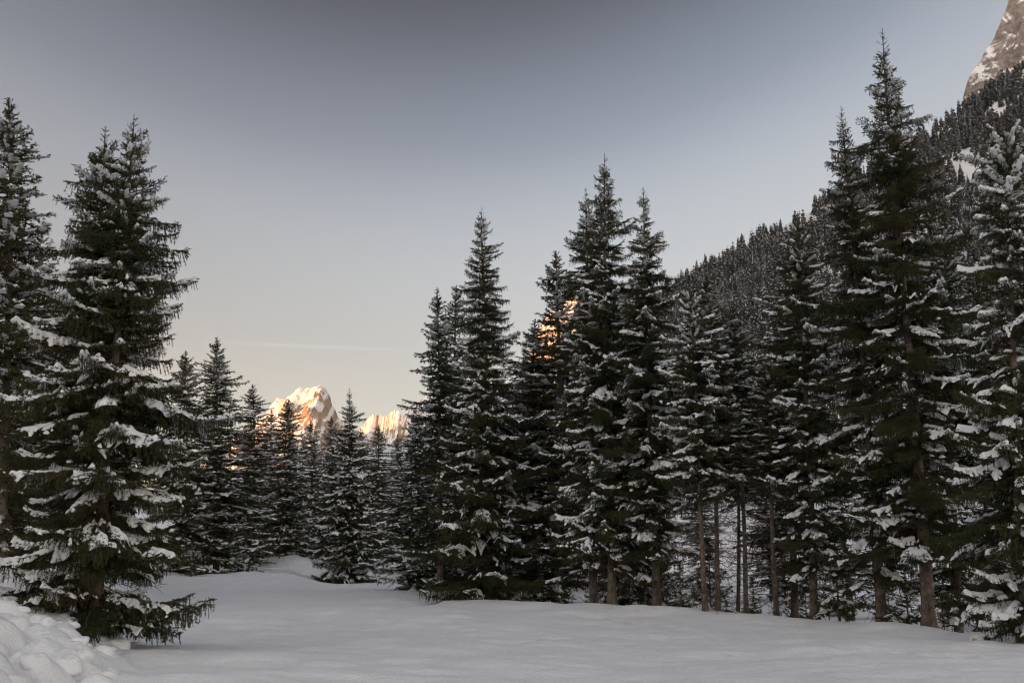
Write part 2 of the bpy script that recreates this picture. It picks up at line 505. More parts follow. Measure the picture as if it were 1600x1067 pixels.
def gen_bough(seed, L, kind, curtain, lod):
    rng = np.random.default_rng(seed)
    a0, a1, a2 = PROF[kind]
    a1 *= rng.uniform(0.7, 1.3); a2 *= rng.uniform(0.7, 1.3)
    n = 14
    s = np.linspace(0, 1, n)
    wob = np.cumsum(rng.normal(0, 0.012, n)) * L
    stem = np.stack([L * 0.97 * s, wob, L * (a0 * s + a1 * s ** 2 + a2 * s ** 4)], 1)
    stem[:, 2] += np.cumsum(rng.normal(0, 0.006, n)) * L
    sp = lambda q: np.array([np.interp(q, s, stem[:, i]) for i in range(3)])
    segs, snow = [], []
    seg = lod['seg']

    def twig(p, d, l, droop, rs):
        m = max(1, int(round(l / seg))); st = l / m; pts = [p]
        for _ in range(m):
            d = unit(d + np.array([0, 0, -droop]) + rng.normal(0, 0.09, 3))
            q = pts[-1] + d * st
            segs.append((pts[-1], q))
            if rs: snow.append((*(0.5 * (pts[-1] + q)), rs)); snow.append((*q, rs))
            pts.append(q)
        return pts

    for i in range(n - 1):
        if s[i] > 0.12:
            m = max(1, int(round(L / n / seg)))
            for j in range(m):
                a = stem[i] + (stem[i + 1] - stem[i]) * j / m; b = stem[i] + (stem[i + 1] - stem[i]) * (j + 1) / m
                segs.append((a, b))
        for j in range(6): snow.append((*(stem[i] + (stem[i + 1] - stem[i]) * j / 6), 1.7 if s[i] > 0.1 else 0.7))
    q, side = 0.07, 1
    while q < 0.985:
        p = sp(q); tang = unit(sp(min(1, q + 0.04)) - sp(max(0, q - 0.04)))
        env = min(1, q / 0.30) ** 0.6 * (1 - q) ** 0.72
        l = (0.42 * L * env + 0.07) * rng.uniform(0.55, 1.15)
        ang = R(rng.uniform(46, 66) - 14 * q)
        lat = unit(np.cross(np.array([0, 0, 1.0]), tang))
        d = unit(tang * math.cos(ang) + side * lat * math.sin(ang) + np.array([0, 0, rng.uniform(-0.12, 0.10)]))
        pts = twig(p, d, l, DR[kind], 1.0)
        dist = lod['sub'] * rng.uniform(0.6, 1.2); ss = 1
        while dist < l - 0.03:
            f = dist / l; m = len(pts) - 1; i = min(m - 1, int(f * m)); pp = pts[i] + (pts[i + 1] - pts[i]) * (f * m - i)
            dd = unit(pts[i + 1] - pts[i]); la = unit(np.cross(np.array([0, 0, 1.0]), dd))
            an = R(rng.uniform(42, 62))
            twig(pp, unit(dd * math.cos(an) + ss * la * math.sin(an) + np.array([0, 0, rng.uniform(-0.2, 0.08)])), (0.34 * (l - dist) + 0.05) * rng.uniform(0.6, 1.2), 0.04, 0.7)
            if rng.random() < curtain * lod['hang'] * (1.0 if f < 0.8 else 0.6):
                hl = rng.uniform(0.05, 0.30) ** 1.0 * (0.5 + 0.30 * L) * (1.3 - f)
                twig(pp, unit(dd * 0.35 + la * rng.normal(0, 0.2) + np.array([0, 0, -1.0])), hl, 0.3, 0)
            dist += lod['sub'] * rng.uniform(0.75, 1.3); ss = -ss
        if rng.random() < curtain * lod['hang']:
            hl = rng.uniform(0.06, 0.36) * (0.45 + 0.3 * L)
            twig(p, unit(tang * 0.25 + lat * rng.normal(0, 0.15) + np.array([0, 0, -1.0])), hl, 0.3, 0)
        q += lod['side'] / L * rng.uniform(0.4, 0.62); side = -side
    nv, nf = needles(segs, rng, lod)
    V, Fc = [], []
    tube(stem, 0.004 + 0.0085 * L * (1 - s) ** 0.9, 4, V, Fc, 0)
    V = np.asarray(V); Fc = np.asarray(Fc)
    mi = np.concatenate([np.zeros(len(nf), int), np.ones(len(Fc), int)])
    return np.concatenate([nv, V]), np.concatenate([nf, Fc + len(nv)]), mi, np.asarray(snow)


def blur(A, sig):
    r = int(3 * sig) + 1; k = np.exp(-np.arange(-r, r + 1) ** 2 / (2 * sig * sig)); k /= k.sum()
    A = np.apply_along_axis(lambda v: np.convolve(v, k, 'same'), 0, A)
    return np.apply_along_axis(lambda v: np.convolve(v, k, 'same'), 1, A)


def gen_snow(pts, L, seed, cover, thick, res):
    """Snow lying on the upper side of a bough: a closed lumpy sheet over the twigs."""
    x0, x1 = pts[:, 0].min() - 0.15, pts[:, 0].max() + 0.15
    y0, y1 = pts[:, 1].min() - 0.15, pts[:, 1].max() + 0.15
    nx, ny = int((x1 - x0) / res) + 2, int((y1 - y0) / res) + 2
    H = np.zeros((nx, ny)); Zs = np.zeros((nx, ny))
    ix = ((pts[:, 0] - x0) / res).round().astype(int); iy = ((pts[:, 1] - y0) / res).round().astype(int)
    np.add.at(H, (ix, iy), pts[:, 3]); np.add.at(Zs, (ix, iy), pts[:, 3] * pts[:, 2])
    sg = max(0.019 / res, 0.55)
    Hs = blur(H, sg); Hb = blur(H, sg * 2.2)
    zb = blur(Zs, sg * 2.2) / (Hb + 1e-7)
    ref = np.percentile(Hs[H > 0], 75)
    X = x0 + np.arange(nx)[:, None] * res + np.zeros((1, ny)); Y = y0 + np.arange(ny)[None, :] * res + np.zeros((nx, 1))
    patch = fbm(X / 0.40 + seed * 3.7, Y / 0.26, seed, 3)
    out = sstep((X / L - 0.10) / 0.55)
    lvl = np.quantile(patch[Hs > 0.3 * ref], 1 - cover)
    gate = np.clip((patch + 0.14 * (out - 0.6) + 0.10 * cover * np.exp(-(Y / (0.035 + 0.02 * L)) ** 2) - lvl) / 0.09, -1, 1)
    M = np.clip(Hs / ref, 0, 1.25)
    phi = np.minimum(M - 0.58, 0.9 * gate + 0.1)
    phi = blur(phi, max(0.6, 0.012 / res))
    th = np.where(phi > 0, thick * np.sqrt(np.clip(phi / 0.45, 0, 1.2)), 0) * (0.65 + 0.7 * fbm(X / 0.16, Y / 0.16, seed + 5, 2))
    inside = phi > 0
    cell = inside[:-1, :-1] | inside[1:, :-1] | inside[1:, 1:] | inside[:-1, 1:]
    if cell.sum() < 3: return None
    top = np.where(inside, zb + 0.012 + th, zb - 0.012); bot = np.where(inside, zb - 0.02, zb - 0.013)
    idx = np.arange(nx * ny).reshape(nx, ny)
    ci, cj = np.nonzero(cell)
    q = np.stack([idx[ci, cj], idx[ci + 1, cj], idx[ci + 1, cj + 1], idx[ci, cj + 1]], 1)
    V = np.concatenate([np.stack([X.ravel(), Y.ravel(), top.ravel()], 1), np.stack([X.ravel(), Y.ravel(), bot.ravel()], 1)])
    q = np.concatenate([q, q[:, ::-1] + nx * ny])
    used, inv = np.unique(q, return_inverse=True)
    return V[used], inv.reshape(-1, 4)


COMBOS = [(0.32, 'up'), (0.6, 'up'), (0.6, 'mid'), (1.0, 'up'), (1.0, 'mid'), (1.0, 'low'), (1.6, 'mid'), (1.6, 'low'), (2.3, 'mid'), (2.3, 'low'), (3.2, 'low')]


def library(lod, variants, tagname, as_mesh):
    lib = {}
    for ci, (L, kind) in enumerate(COMBOS):
        for v in range(variants):
            seed = 1000 + ci * 37 + v * 7
            curt = {'up': 0.25, 'mid': 0.75, 'low': 1.0}[kind]
            V, Fc, mi, sp = gen_bough(seed, L, kind, curt, lod)
            sn = []
            for cover, thick in ((0.52, 0.055), (0.28, 0.042), (0.78, 0.085)):
                g = gen_snow(sp, L, seed + int(cover * 100), cover, thick * (0.7 + 0.2 * L) ** 0.5, lod['res'])
                sn.append(g)
            if as_mesh:
                me = make_mesh('bough', V, Fc, [M_NEEDLE, M_TWIG], mi)
                sn = [None if g is None else make_mesh('snow_pad', g[0], g[1], [M_SNOW], smooth=True) for g in sn]
                lib.setdefault((L, kind), []).append((me, sn))
            else:
                lib.setdefault((L, kind), []).append(((V, Fc, mi), sn))
    return lib


LIB = library(LOD_HI, 3, 'hi', True)
LIBM = library(LOD_MID, 2, 'mid', False)


def pick(L, kind):
    best = None
    for (l, k) in COMBOS:
        c = abs(math.log(l / L)) + (0 if k == kind else 0.35)
        if best is None or c < best[0]: best = (c, l, k)
    return best[1], best[2]


def top_len(H):
    return max(0.22, min(0.75, 0.042 * H))


def layout(seed, H, prof, cb, spacing=1.0, lo=0.0, sparse=0.0):
    """Bough list for a spruce: (height, azimuth, length, kind, pitch, roll)."""
    rng = random.Random(seed)
    hs = [p[0] for p in prof]; rs = [p[1] for p in prof]
    out = []
    z = max(cb, lo) * H
    az = rng.uniform(0, 6.28)
    rag = rng.uniform(0.0, 0.22)
    while z < H - top_len(H):
        f = z / H
        r = float(np.interp(f, hs, rs))
        sp = (0.40 * (1 - f) + 0.20) * spacing * (0.75 + 0.03 * H / 2)
        nb = 6 if r > 1.3 else 5
        az += rng.uniform(0.4, 0.9)
        gap = rng.random() < 0.10
        for i in range(nb):
            if rng.random() < sparse + (0.5 if gap else 0): continue
            l = r * rng.uniform(0.55 - rag, 1.06 + 0.5 * rag) * (1.25 if rng.random() < 0.16 else 1)
            kind = 'up' if f > 0.80 else ('mid' if f > 0.50 else 'low')
            if rng.random() < 0.15: kind = 'mid'
            pitch = R(rng.uniform(-7, 9) + (18 if f > 0.9 else 4 if f > 0.78 else 0))
            out.append((z + rng.uniform(-0.4, 0.4) * sp, az + 6.283 * i / nb + rng.uniform(-0.35, 0.35), max(0.16, l), kind, pitch, R(rng.uniform(-14, 14))))
        for i in range(2):
            if rng.random() < sparse: continue
            out.append((z + rng.uniform(0.2, 0.8) * sp, rng.uniform(0, 6.28), max(0.15, r * rng.uniform(0.35, 0.65)), 'mid' if f < 0.75 else 'up', R(rng.uniform(-10, 12)), R(rng.uniform(-20, 20))))
        z += sp * rng.uniform(0.7, 1.35)
    return out


def trunk_curve(seed, H, lean):
    rng = np.random.default_rng(seed + 5)
    a1, a2 = rng.uniform(0, 6.28, 2); w = 0.006 * H
    def c(z):
        t = min(1.0, z / H)
        return Vector((lean[0] * t + w * math.sin(a1 + 4 * t) * t, lean[1] * t + w * math.sin(a2 + 5 * t) * t, z))
    return c


def trunk_mesh(seed, H, curve, r0, top=0.985):
    rng = np.random.default_rng(seed + 9)
    n, s = 34, 12
    zs = np.concatenate([[-0.35, 0.0, 0.18, 0.45], np.linspace(0.8, top * H, n - 4)])
    V, Fc = [], []
    for z in zs:
        t = max(0, z) / H
        r = r0 * (1 - t) ** 0.85 * (1 + 0.55 * math.exp(-max(0, z) / 0.22)) + 0.006
        c = curve(max(0, z)); 
        for k in range(s):
            w = 6.2832 * k / s
            rr = r * (1 + 0.07 * math.sin(3 * w + z * 1.3 + seed) + rng.uniform(-0.05, 0.05))
            V.append((c.x + rr * math.cos(w), c.y + rr * math.sin(w), z))
    for i in range(len(zs) - 1):
        for k in range(s):
            a, b = i * s + k, i * s + (k + 1) % s
            Fc.append((a, b, b + s, a + s))
    return make_mesh('trunk', V, Fc, [M_BARK], smooth=True)


def leader(seed, H, curve, lod):
    """Top shoot with its small ascending twigs."""
    rng = np.random.default_rng(seed + 77)
    segs = []
    z0 = H - top_len(H) - 0.15; zs = np.linspace(z0, H, 11)
    P = [np.array(curve(z)) for z in zs]
    for a, b in zip(P[:-1], P[1:]): segs.append((a, b))
    for z in z0 + (H - z0) * np.array([0.05, 0.2, 0.38, 0.55, 0.62, 0.8]):
        for k in range(int(rng.integers(2, 5))):
            w = rng.uniform(0, 6.28); l = (H - z) * 0.42 * rng.uniform(0.4, 1) + 0.05
            p = np.array(curve(z)); d = unit(np.array([math.cos(w), math.sin(w), 0.7])); m = max(1, int(l / 0.08))
            for i in range(m):
                d = unit(d + np.array([0, 0, 0.12])); q = p + d * l / m; segs.append((p, q)); p = q
    return needles(segs, rng, lod)


def dead_branches(seed, H, curve, r0, z0, z1, count, lmax):
    rng = np.random.default_rng(seed + 123)
    V, Fc, off = [], [], 0
    for _ in range(count):
        z = rng.uniform(z0, z1); w = rng.uniform(0, 6.28); l = rng.uniform(0.3, 1.0) * lmax
        d = np.array([math.cos(w), math.sin(w), rng.uniform(-0.5, 0.15)]); p = np.array(curve(z)) + d * r0 * 0.4
        P = [p]
        for i in range(5):
            d = unit(d + rng.normal(0, 0.14, 3) + np.array([0, 0, -0.05])); P.append(P[-1] + d * l / 5)
        off = tube(P, np.linspace(0.011, 0.003, 6), 3, V, Fc, off)
        for i in range(1, 6):
            for _k in range(2):
                dd = unit(d + rng.normal(0, 0.55, 3)); ll = l * rng.uniform(0.15, 0.35)
                off = tube([P[i], P[i] + dd * ll * 0.5, P[i] + dd * ll + np.array([0, 0, -0.1 * ll])], [0.005, 0.004, 0.002], 3, V, Fc, off)
    return make_mesh('dead_branch', np.asarray(V), np.asarray(Fc), [M_TWIG])


def root_at(base, top, Y):
    b = at(*base, Y); t = at(*top, Y)
    z = gz(b.x, b.y) - 0.05
    return Vector((b.x, b.y, z)), t.z - z, t.x - b.x


def spruce(label, base, top, Y, prof, cb, seed, heavy=0.3, light=0.45, spacing=1.0, group=None, sparse=0.0, dead=10, second=None, r0=None, big=0.07):
    """A spruce seen from close by: trunk, dead wood, crown with every bough and its snow."""
    loc, H, lx = root_at(base, top, Y)
    t = obj('spruce_tree', None, None, loc)
    t.empty_display_size = 0.5
    tag(t, label, 'tree', group)
    rng = random.Random(seed * 3 + 1)
    lx2 = rng.uniform(-0.2, 0.2)
    crown = None
    stems = [(lx, H, prof, cb, 0.0, 0.0)]
    if second is not None:
        b2 = at(second[0][0], second[0][1], Y + 0.35); t2 = at(*second[1], Y + 0.35)
        stems.append((t2.x - b2.x, t2.z - loc.z, second[2], second[3], b2.x - loc.x, 0.35))
    for si, (lean, h, pr, cbase, ox, oy) in enumerate(stems):
        c0 = trunk_curve(seed + si, h, (lean, lx2))
        curve = lambda z, c0=c0, ox=ox, oy=oy: c0(z) + Vector((ox, oy, 0))
        rr = (r0 or 0.0088 * h) * (0.85 if si else 1)
        obj('trunk', trunk_mesh(seed + si, h, curve, rr), t)
        if dead and si == 0:
            tag(obj('dead_wood', dead_branches(seed, h, curve, rr, 0.4, max(2.0, (cbase + 0.25) * h), dead, 1.3), t), kind='stuff')
        V, Fc = leader(seed + si, h, curve, LOD_HI)
        if crown is None:
            crown = obj('crown', make_mesh('leader', V, Fc, [M_NEEDLE]), t)
        else:
            obj('leader', make_mesh('leader', V, Fc, [M_NEEDLE]), crown)
        for (z, az, l, kind, pitch, roll) in layout(seed + 50 * si, h, pr, cbase, spacing, 0, sparse):
            z = max(0.35, z)
            pl, pk = pick(l, kind)
            me, sn = LIB[(pl, pk)][rng.randrange(3)]
            s = l / pl
            M = Matrix.Translation(curve(min(z, h - 0.2))) @ Matrix.Rotation(az, 4, 'Z') @ Matrix.Rotation(-pitch, 4, 'Y') @ Matrix.Rotation(roll, 4, 'X') @ Matrix.Diagonal((s, s * rng.uniform(0.85, 1.15) * rng.choice((-1, 1)), s, 1))
            o = bpy.data.objects.new('bough', me); COL.objects.link(o); o.parent = crown; o.matrix_basis = M
            u = rng.random()
            if z > 0.68 * h: u = (0.32 if big < 0.3 else 0.1) + 0.68 * u
            g = sn[2] if u < big else sn[0] if u < big + heavy else sn[1] if u < big + heavy + light else None
            if g is not None:
                o2 = bpy.data.objects.new('snow_pad', g); COL.objects.link(o2); o2.parent = crown; o2.matrix_basis = M
    return t


# whole trees for the second row and the forest behind: one crown, one snow cover, one trunk
def tree_proto(seed, H, prof, cb, heavy, light, spacing, rk=0.008, sparse=0.0, dead=8):
    rng = random.Random(seed * 5 + 2)
    curve = trunk_curve(seed, H, (0, 0))
    r0 = rk * H
    Vs, Fs, Ms, off = [], [], [], 0
    Sv, Sf, so = [], [], 0
    V, Fc = leader(seed, H, curve, LOD_MID); Vs.append(V); Fs.append(Fc); Ms.append(np.zeros(len(Fc), int)); off = len(V)
    for (z, az, l, kind, pitch, roll) in layout(seed, H, prof, cb, spacing, 0, sparse):
        z = max(0.35, z)
        pl, pk = pick(l, kind)
        (V, Fc, mi), sn = LIBM[(pl, pk)][rng.randrange(2)]
        s = l / pl
        M = Matrix.Translation(curve(min(z, H - 0.1))) @ Matrix.Rotation(az, 4, 'Z') @ Matrix.Rotation(-pitch, 4, 'Y') @ Matrix.Rotation(roll, 4, 'X') @ Matrix.Diagonal((s, s * rng.uniform(0.85, 1.15), s, 1))
        A = np.array(M)
        Vs.append(V @ A[:3, :3].T + A[:3, 3]); Fs.append(Fc + off); Ms.append(mi); off += len(V)
        u = rng.random()
        g = sn[0] if u < heavy else sn[1] if u < heavy + light else None
        if g is not None:
            Sv.append(g[0] @ A[:3, :3].T + A[:3, 3]); Sf.append(g[1] + so); so += len(g[0])
    crown = make_mesh('crown', np.concatenate(Vs), np.concatenate(Fs), [M_NEEDLE, M_TWIG], np.concatenate(Ms))
    snow = make_mesh('snow_cover', np.concatenate(Sv), np.concatenate(Sf), [M_SNOW], smooth=True)
    trunk = trunk_mesh(seed, H, curve, r0)
    dw = dead_branches(seed, H, curve, r0, 0.4, max(2.0, cb * H + 1.0), dead, 1.5)
    return dict(H=H, R=max(p[1] for p in prof), crown=crown, snow=snow, trunk=trunk, dead=dw)


CONE = [(0.0, 2.4), (0.12, 2.9), (0.3, 2.75), (0.5, 2.25), (0.7, 1.6), (0.85, 0.95), (0.95, 0.38), (1, 0.05)]
SLIM = [(0.0, 1.5), (0.15, 1.9), (0.4, 1.8), (0.6, 1.5), (0.8, 0.95), (0.92, 0.42), (1, 0.05)]
POLE = [(0.0, 0.9), (0.3, 1.1), (0.5, 1.5), (0.7, 1.4), (0.85, 0.85), (0.94, 0.35), (1, 0.05)]
PROTO = {
    'cone': tree_proto(11, 13.0, CONE, 0.03, 0.72, 0.25, 0.85),
    'cone2': tree_proto(12, 14.0, [(f, r * 0.92) for f, r in CONE], 0.04, 0.72, 0.25, 0.88),
    'slim': tree_proto(13, 14.0, SLIM, 0.06, 0.62, 0.30, 0.95),
    'slim2': tree_proto(14, 15.0, SLIM, 0.12, 0.50, 0.38, 0.95),
    'pole': tree_proto(15, 13.0, POLE, 0.43, 0.55, 0.35, 1.0, rk=0.0056, dead=75),
    'pole2': tree_proto(16, 14.0, POLE, 0.48, 0.50, 0.35, 1.0, rk=0.0054, sparse=0.1, dead=75),
    'small': tree_proto(17, 2.2, [(0, 0.75), (0.3, 0.7), (0.6, 0.45), (0.9, 0.15), (1, 0.03)], 0.05, 0.6, 0.3, 0.9, dead=2),
}
rngz = random.Random(5)


def forest_tree(kind, label, loc, H, Rw=None, group=None, rot=None, lean=0.0, name='spruce_tree'):
    p = PROTO[kind]
    t = obj(name, None, None, loc)
    s = H / p['H']; w = (Rw / p['R']) if Rw else s
    t.rotation_euler = (0, lean, 0)
    tag(t, label, 'tree', group)
    M = Matrix.Rotation(rngz.uniform(0, 6.28) if rot is None else rot, 4, 'Z') @ Matrix.Diagonal((w, w, s, 1))
    for nm, key in (('trunk', 'trunk'), ('crown', 'crown'), ('dead_wood', 'dead')):
        o = obj(nm, p[key], t); o.matrix_basis = M
        if nm == 'dead_wood': o['kind'] = 'stuff'
        if nm == 'crown': cr = o
    tag(obj('snow_cover', p['snow'], cr), kind='stuff')
    return t


def second_row(kind, label, base, top, Y, Rw=None, group=None):
    loc, H, lx = root_at(base, top, Y)
    return forest_tree(kind, label, loc, H, Rw * (1.32 if Y > 50 else 1.15), group, lean=math.atan2(lx, H))


# ------------------------------------------------------------------ the trees one can tell apart
spruce('tall spruce with twin tops and weeping boughs beside the ploughed snow bank', (146, 992), (213, 184), 18.2,
       [(0.0, 1.85), (0.08, 2.15), (0.2, 2.2), (0.4, 2.0), (0.55, 1.6), (0.7, 1.22), (0.82, 0.86), (0.92, 0.38), (1, 0.05)], 0.05, 201, 0.36, 0.36, 0.76,
       second=((131, 985), (171, 202), [(0.0, 1.2), (0.5, 1.6), (0.7, 1.2), (0.85, 0.75), (0.94, 0.35), (1, 0.05)], 0.42), dead=50, r0=0.12, big=0.13)
spruce('tallest spruce of the right hand group, thin topped with a thick bare lower trunk', (1452, 978), (1385, 40), 25,
       [(0.0, 1.3), (0.15, 1.9), (0.35, 2.1), (0.5, 1.85), (0.65, 1.5), (0.78, 1.25), (0.88, 0.62), (0.95, 0.25), (1, 0.05)], 0.14, 202, 0.25, 0.45, 1.0, sparse=0.10, dead=70, r0=0.155)
spruce('dark spruce with a narrow spire just left of the tallest right hand tree', (1378, 972), (1316, 166), 26.5,
       [(0.0, 1.2), (0.2, 1.6), (0.4, 1.65), (0.6, 1.4), (0.78, 0.85), (0.9, 0.42), (1, 0.05)], 0.10, 203, 0.25, 0.45, 1.0, dead=60)
spruce('olive green spruce with snow laden boughs left of the dark narrow spire', (1272, 962), (1250, 330), 28,
       [(0.0, 1.1), (0.2, 1.5), (0.45, 1.6), (0.7, 1.25), (0.85, 0.8), (0.95, 0.4), (1, 0.05)], 0.14, 204, 0.35, 0.45, 0.95, dead=60)
spruce('blunt topped spruce carrying thick snow cushions at the right edge', (1600, 1005), (1562, 186), 20,
       [(0.0, 1.7), (0.15, 1.75), (0.35, 1.45), (0.55, 1.15), (0.75, 0.95), (0.9, 0.75), (0.96, 0.45), (1, 0.15)], 0.05, 205, 0.30, 0.2, 0.80, dead=14, big=0.36)
spruce('highest pointed spruce in the middle group', (957, 946), (943, 238), 33,
       [(0.0, 1.7), (0.15, 2.2), (0.35, 2.3), (0.5, 2.0), (0.65, 1.65), (0.8, 1.1), (0.91, 0.5), (1, 0.05)], 0.10, 206, 0.35, 0.45, 1.0, dead=40)
spruce('broad spruce right of the highest one in the middle group', (1027, 950), (1001, 292), 32,
       [(0.0, 1.4), (0.2, 1.9), (0.45, 1.9), (0.65, 1.5), (0.8, 1.0), (0.92, 0.45), (1, 0.05)], 0.15, 207, 0.35, 0.45, 1.0, dead=50)
spruce('slender spruce close to the left side of the highest middle tree', (928, 945), (912, 290), 36,
       [(0.0, 1.4), (0.2, 1.8), (0.45, 1.8), (0.65, 1.5), (0.82, 1.05), (0.93, 0.45), (1, 0.05)], 0.12, 208, 0.3, 0.45, 1.05)
spruce('big spruce with wide low sweeping boughs at the left end of the middle group', (762, 937), (755, 319), 38,
       [(0.0, 3.0), (0.1, 3.5), (0.25, 3.05), (0.42, 2.2), (0.58, 1.55), (0.72, 1.25), (0.85, 0.85), (0.94, 0.4), (1, 0.08)], 0.05, 209, 0.28, 0.45, 0.95, dead=40, r0=0.20)
spruce('short bushy spruce heavy with snow in front of the forested slope', (1102, 952), (1078, 442), 29,
       [(0.0, 0.9), (0.3, 1.3), (0.6, 1.4), (0.8, 1.0), (0.93, 0.5), (1, 0.08)], 0.34, 210, 0.5, 0.35, 0.92, dead=120, r0=0.075, big=0.12)
spruce('small lone spruce standing out in the far end of the clearing', (543, 906), (547, 606), 66,
       [(0.0, 2.7), (0.08, 3.1), (0.3, 2.7), (0.5, 2.1), (0.7, 1.4), (0.85, 0.75), (1, 0.05)], 0.04, 211, 0.65, 0.3, 0.95, dead=8)

second_row('slim', 'tall dark spruce cut off by the left edge of the view', (2, 905), (15, 150), 33, 2.6)
second_row('slim2', 'small spruce top showing between the left edge tree and the twin topped spruce', (66, 905), (69, 352), 46, 2.4)
second_row('cone', 'spruce showing just right of the twin topped spruce, partly hidden by it', (288, 885), (288, 547), 58, 2.6)
second_row('cone2', 'snowy cone shaped spruce standing clear, right of the twin topped spruce', (338, 882), (339, 526), 60, 2.9)
second_row('slim', 'narrow spruce just left of the glowing flat topped peak', (393, 882), (395, 600), 74, 2.5)
second_row('cone', 'spruce whose top stands against the left foot of the glowing peak', (440, 884), (448, 622), 80, 2.9)
second_row('slim2', 'smaller spruce touching the left flank of the glowing peak', (424, 882), (424, 640), 92, 2.3)
second_row('slim2', 'spruce top directly below the summit of the glowing peak', (486, 872), (485, 655), 112, 2.8)
second_row('cone2', 'spruce left of the lone clearing spruce, below the orange rock face', (520, 880), (518, 650), 104, 3.0)
second_row('cone', 'spruce just right of the lone clearing spruce, below the saddle', (566, 880), (564, 668), 100, 2.6)
second_row('slim', 'thin spruce under the small double topped peak', (592, 885), (591, 663), 88, 2.3)
second_row('slim2', 'thin spruce against the grey shaded rock slope', (622, 890), (620, 678), 94, 2.2)
second_row('slim2', 'spruce at the left end of the middle group, outermost over the clearing', (688, 925), (683, 448), 44, 1.9)
second_row('slim', 'slim spruce tucked between two taller ones left in the middle group', (715, 925), (713, 446), 47, 2.3)
second_row('cone', 'low dark spruce spreading at the foot of the middle group', (655, 915), (652, 640), 50, 2.6)
second_row('slim', 'spruce in front of the orange lit flank in the middle group', (868, 942), (869, 392), 40, 2.7)
second_row('slim2', 'short topped spruce filling the gap beside the orange lit flank', (832, 940), (834, 500), 41, 2.7)
second_row('pole', 'spruce with a long bare reddish trunk, left of three slender ones', (1122, 955), (1108, 432), 30, 1.35)
second_row('pole2', 'spruce with a slim bare trunk in the middle of the right opening', (1166, 958), (1150, 476), 30, 1.25)
second_row('pole', 'spruce with a leaning bare trunk behind the middle opening', (1151, 955), (1158, 520), 33, 1.2)
second_row('pole2', 'spruce with a single dark trunk right of the opening', (1213, 956), (1196, 560), 29, 1.35)
second_row('slim2', 'dark spruce behind the tallest right hand tree, on its right', (1495, 972), (1470, 330), 27, 1.7)
second_row('pole2', 'spruce with a thin pale trunk beside the cushioned right edge tree', (1548, 960), (1520, 420), 27, 1.4)
second_row('slim2', 'spruce behind the olive one, on its left side', (1240, 950), (1228, 380), 33, 1.7)

# the wood behind, whose trees cannot be told from one another
rb = random.Random(77)


def filler(n, xr, yr, hr, kinds, label, group, ok=lambda x, y: True):
    pts = []
    tries = 0
    while len(pts) < n and tries < 4000:
        tries += 1
        y = rb.uniform(*yr); x = rb.uniform(*xr) * y
        if not ok(x, y) or any((x - a) ** 2 + (y - b) ** 2 < 9 for a, b in pts): continue
        pts.append((x, y))
        H = rb.uniform(*hr)
        k = rb.choice(kinds)
        forest_tree(k, label, (x, y, gz(x, y) - 0.1), H, PROTO[k]['R'] * rb.uniform(0.8, 1.1), group)


filler(16, (-0.60, -0.38), (36, 75), (10, 14), ['slim', 'slim2', 'cone'], 'dark spruce in the shaded wood behind the twin topped spruce', 'spruces in the left hand wood', lambda x, y: x < -6 - 0.33 * y)
filler(26, (-0.34, -0.11), (95, 170), (12, 17), ['slim', 'slim2', 'cone', 'cone2'], 'snow dusted spruce in the far wood closing off the clearing', 'spruces closing off the clearing')
filler(14, (-0.10, 0.16), (46, 80), (11, 15), ['slim', 'slim2', 'cone'], 'dark spruce hidden deep behind the middle group', 'spruces behind the middle group')
filler(7, (0.18, 0.56), (38, 66), (7, 11), ['slim2', 'pole', 'slim'], 'slim spruce standing back behind the right hand front row', 'spruces behind the right hand row')

# saplings among the trunks
for i in range(18):
    Y = rb.uniform(32, 44); x = Y * rb.uniform(0.14, 0.52)
    H = rb.uniform(1.0, 3.4)
    if Y - np.interp(x, CX, CY) < 1.5: continue
    forest_tree('small', 'sapling spruce half hidden among the trunks behind the field edge', (x, Y, gz(x, Y) - 0.05), H, H * rb.uniform(0.32, 0.45), 'saplings among the right hand trunks', name='young_spruce')
# young growth along the field edge
for i, (px, py, Y, H, lb) in enumerate(((1065, 950, 31, 1.5, 'dark bushy young spruce at the foot of the bushy snow laden tree'), (1135, 955, 32, 0.9, 'tiny seedling spruce between the bare reddish trunks'),
                                        (1180, 958, 31, 0.8, 'tiny seedling spruce right of the bare trunks'), (1312, 968, 27.5, 2.6, 'young spruce under the olive green tree'),
                                        (1420, 975, 26, 2.2, 'young spruce left of the thick bare trunk'), (985, 948, 34, 1.5, 'young spruce at the foot of the middle group'),
                                        (1545, 985, 23, 2.4, 'young spruce at the foot of the cushioned right edge tree'), (300, 885, 55, 2.0, 'young spruce by the bank at the clearing left side'))):
    p = at(px, py, Y)
    forest_tree('small', lb, (p.x, Y, gz(p.x, Y) - 0.05), H, 0.4 * H, name='young_spruce')


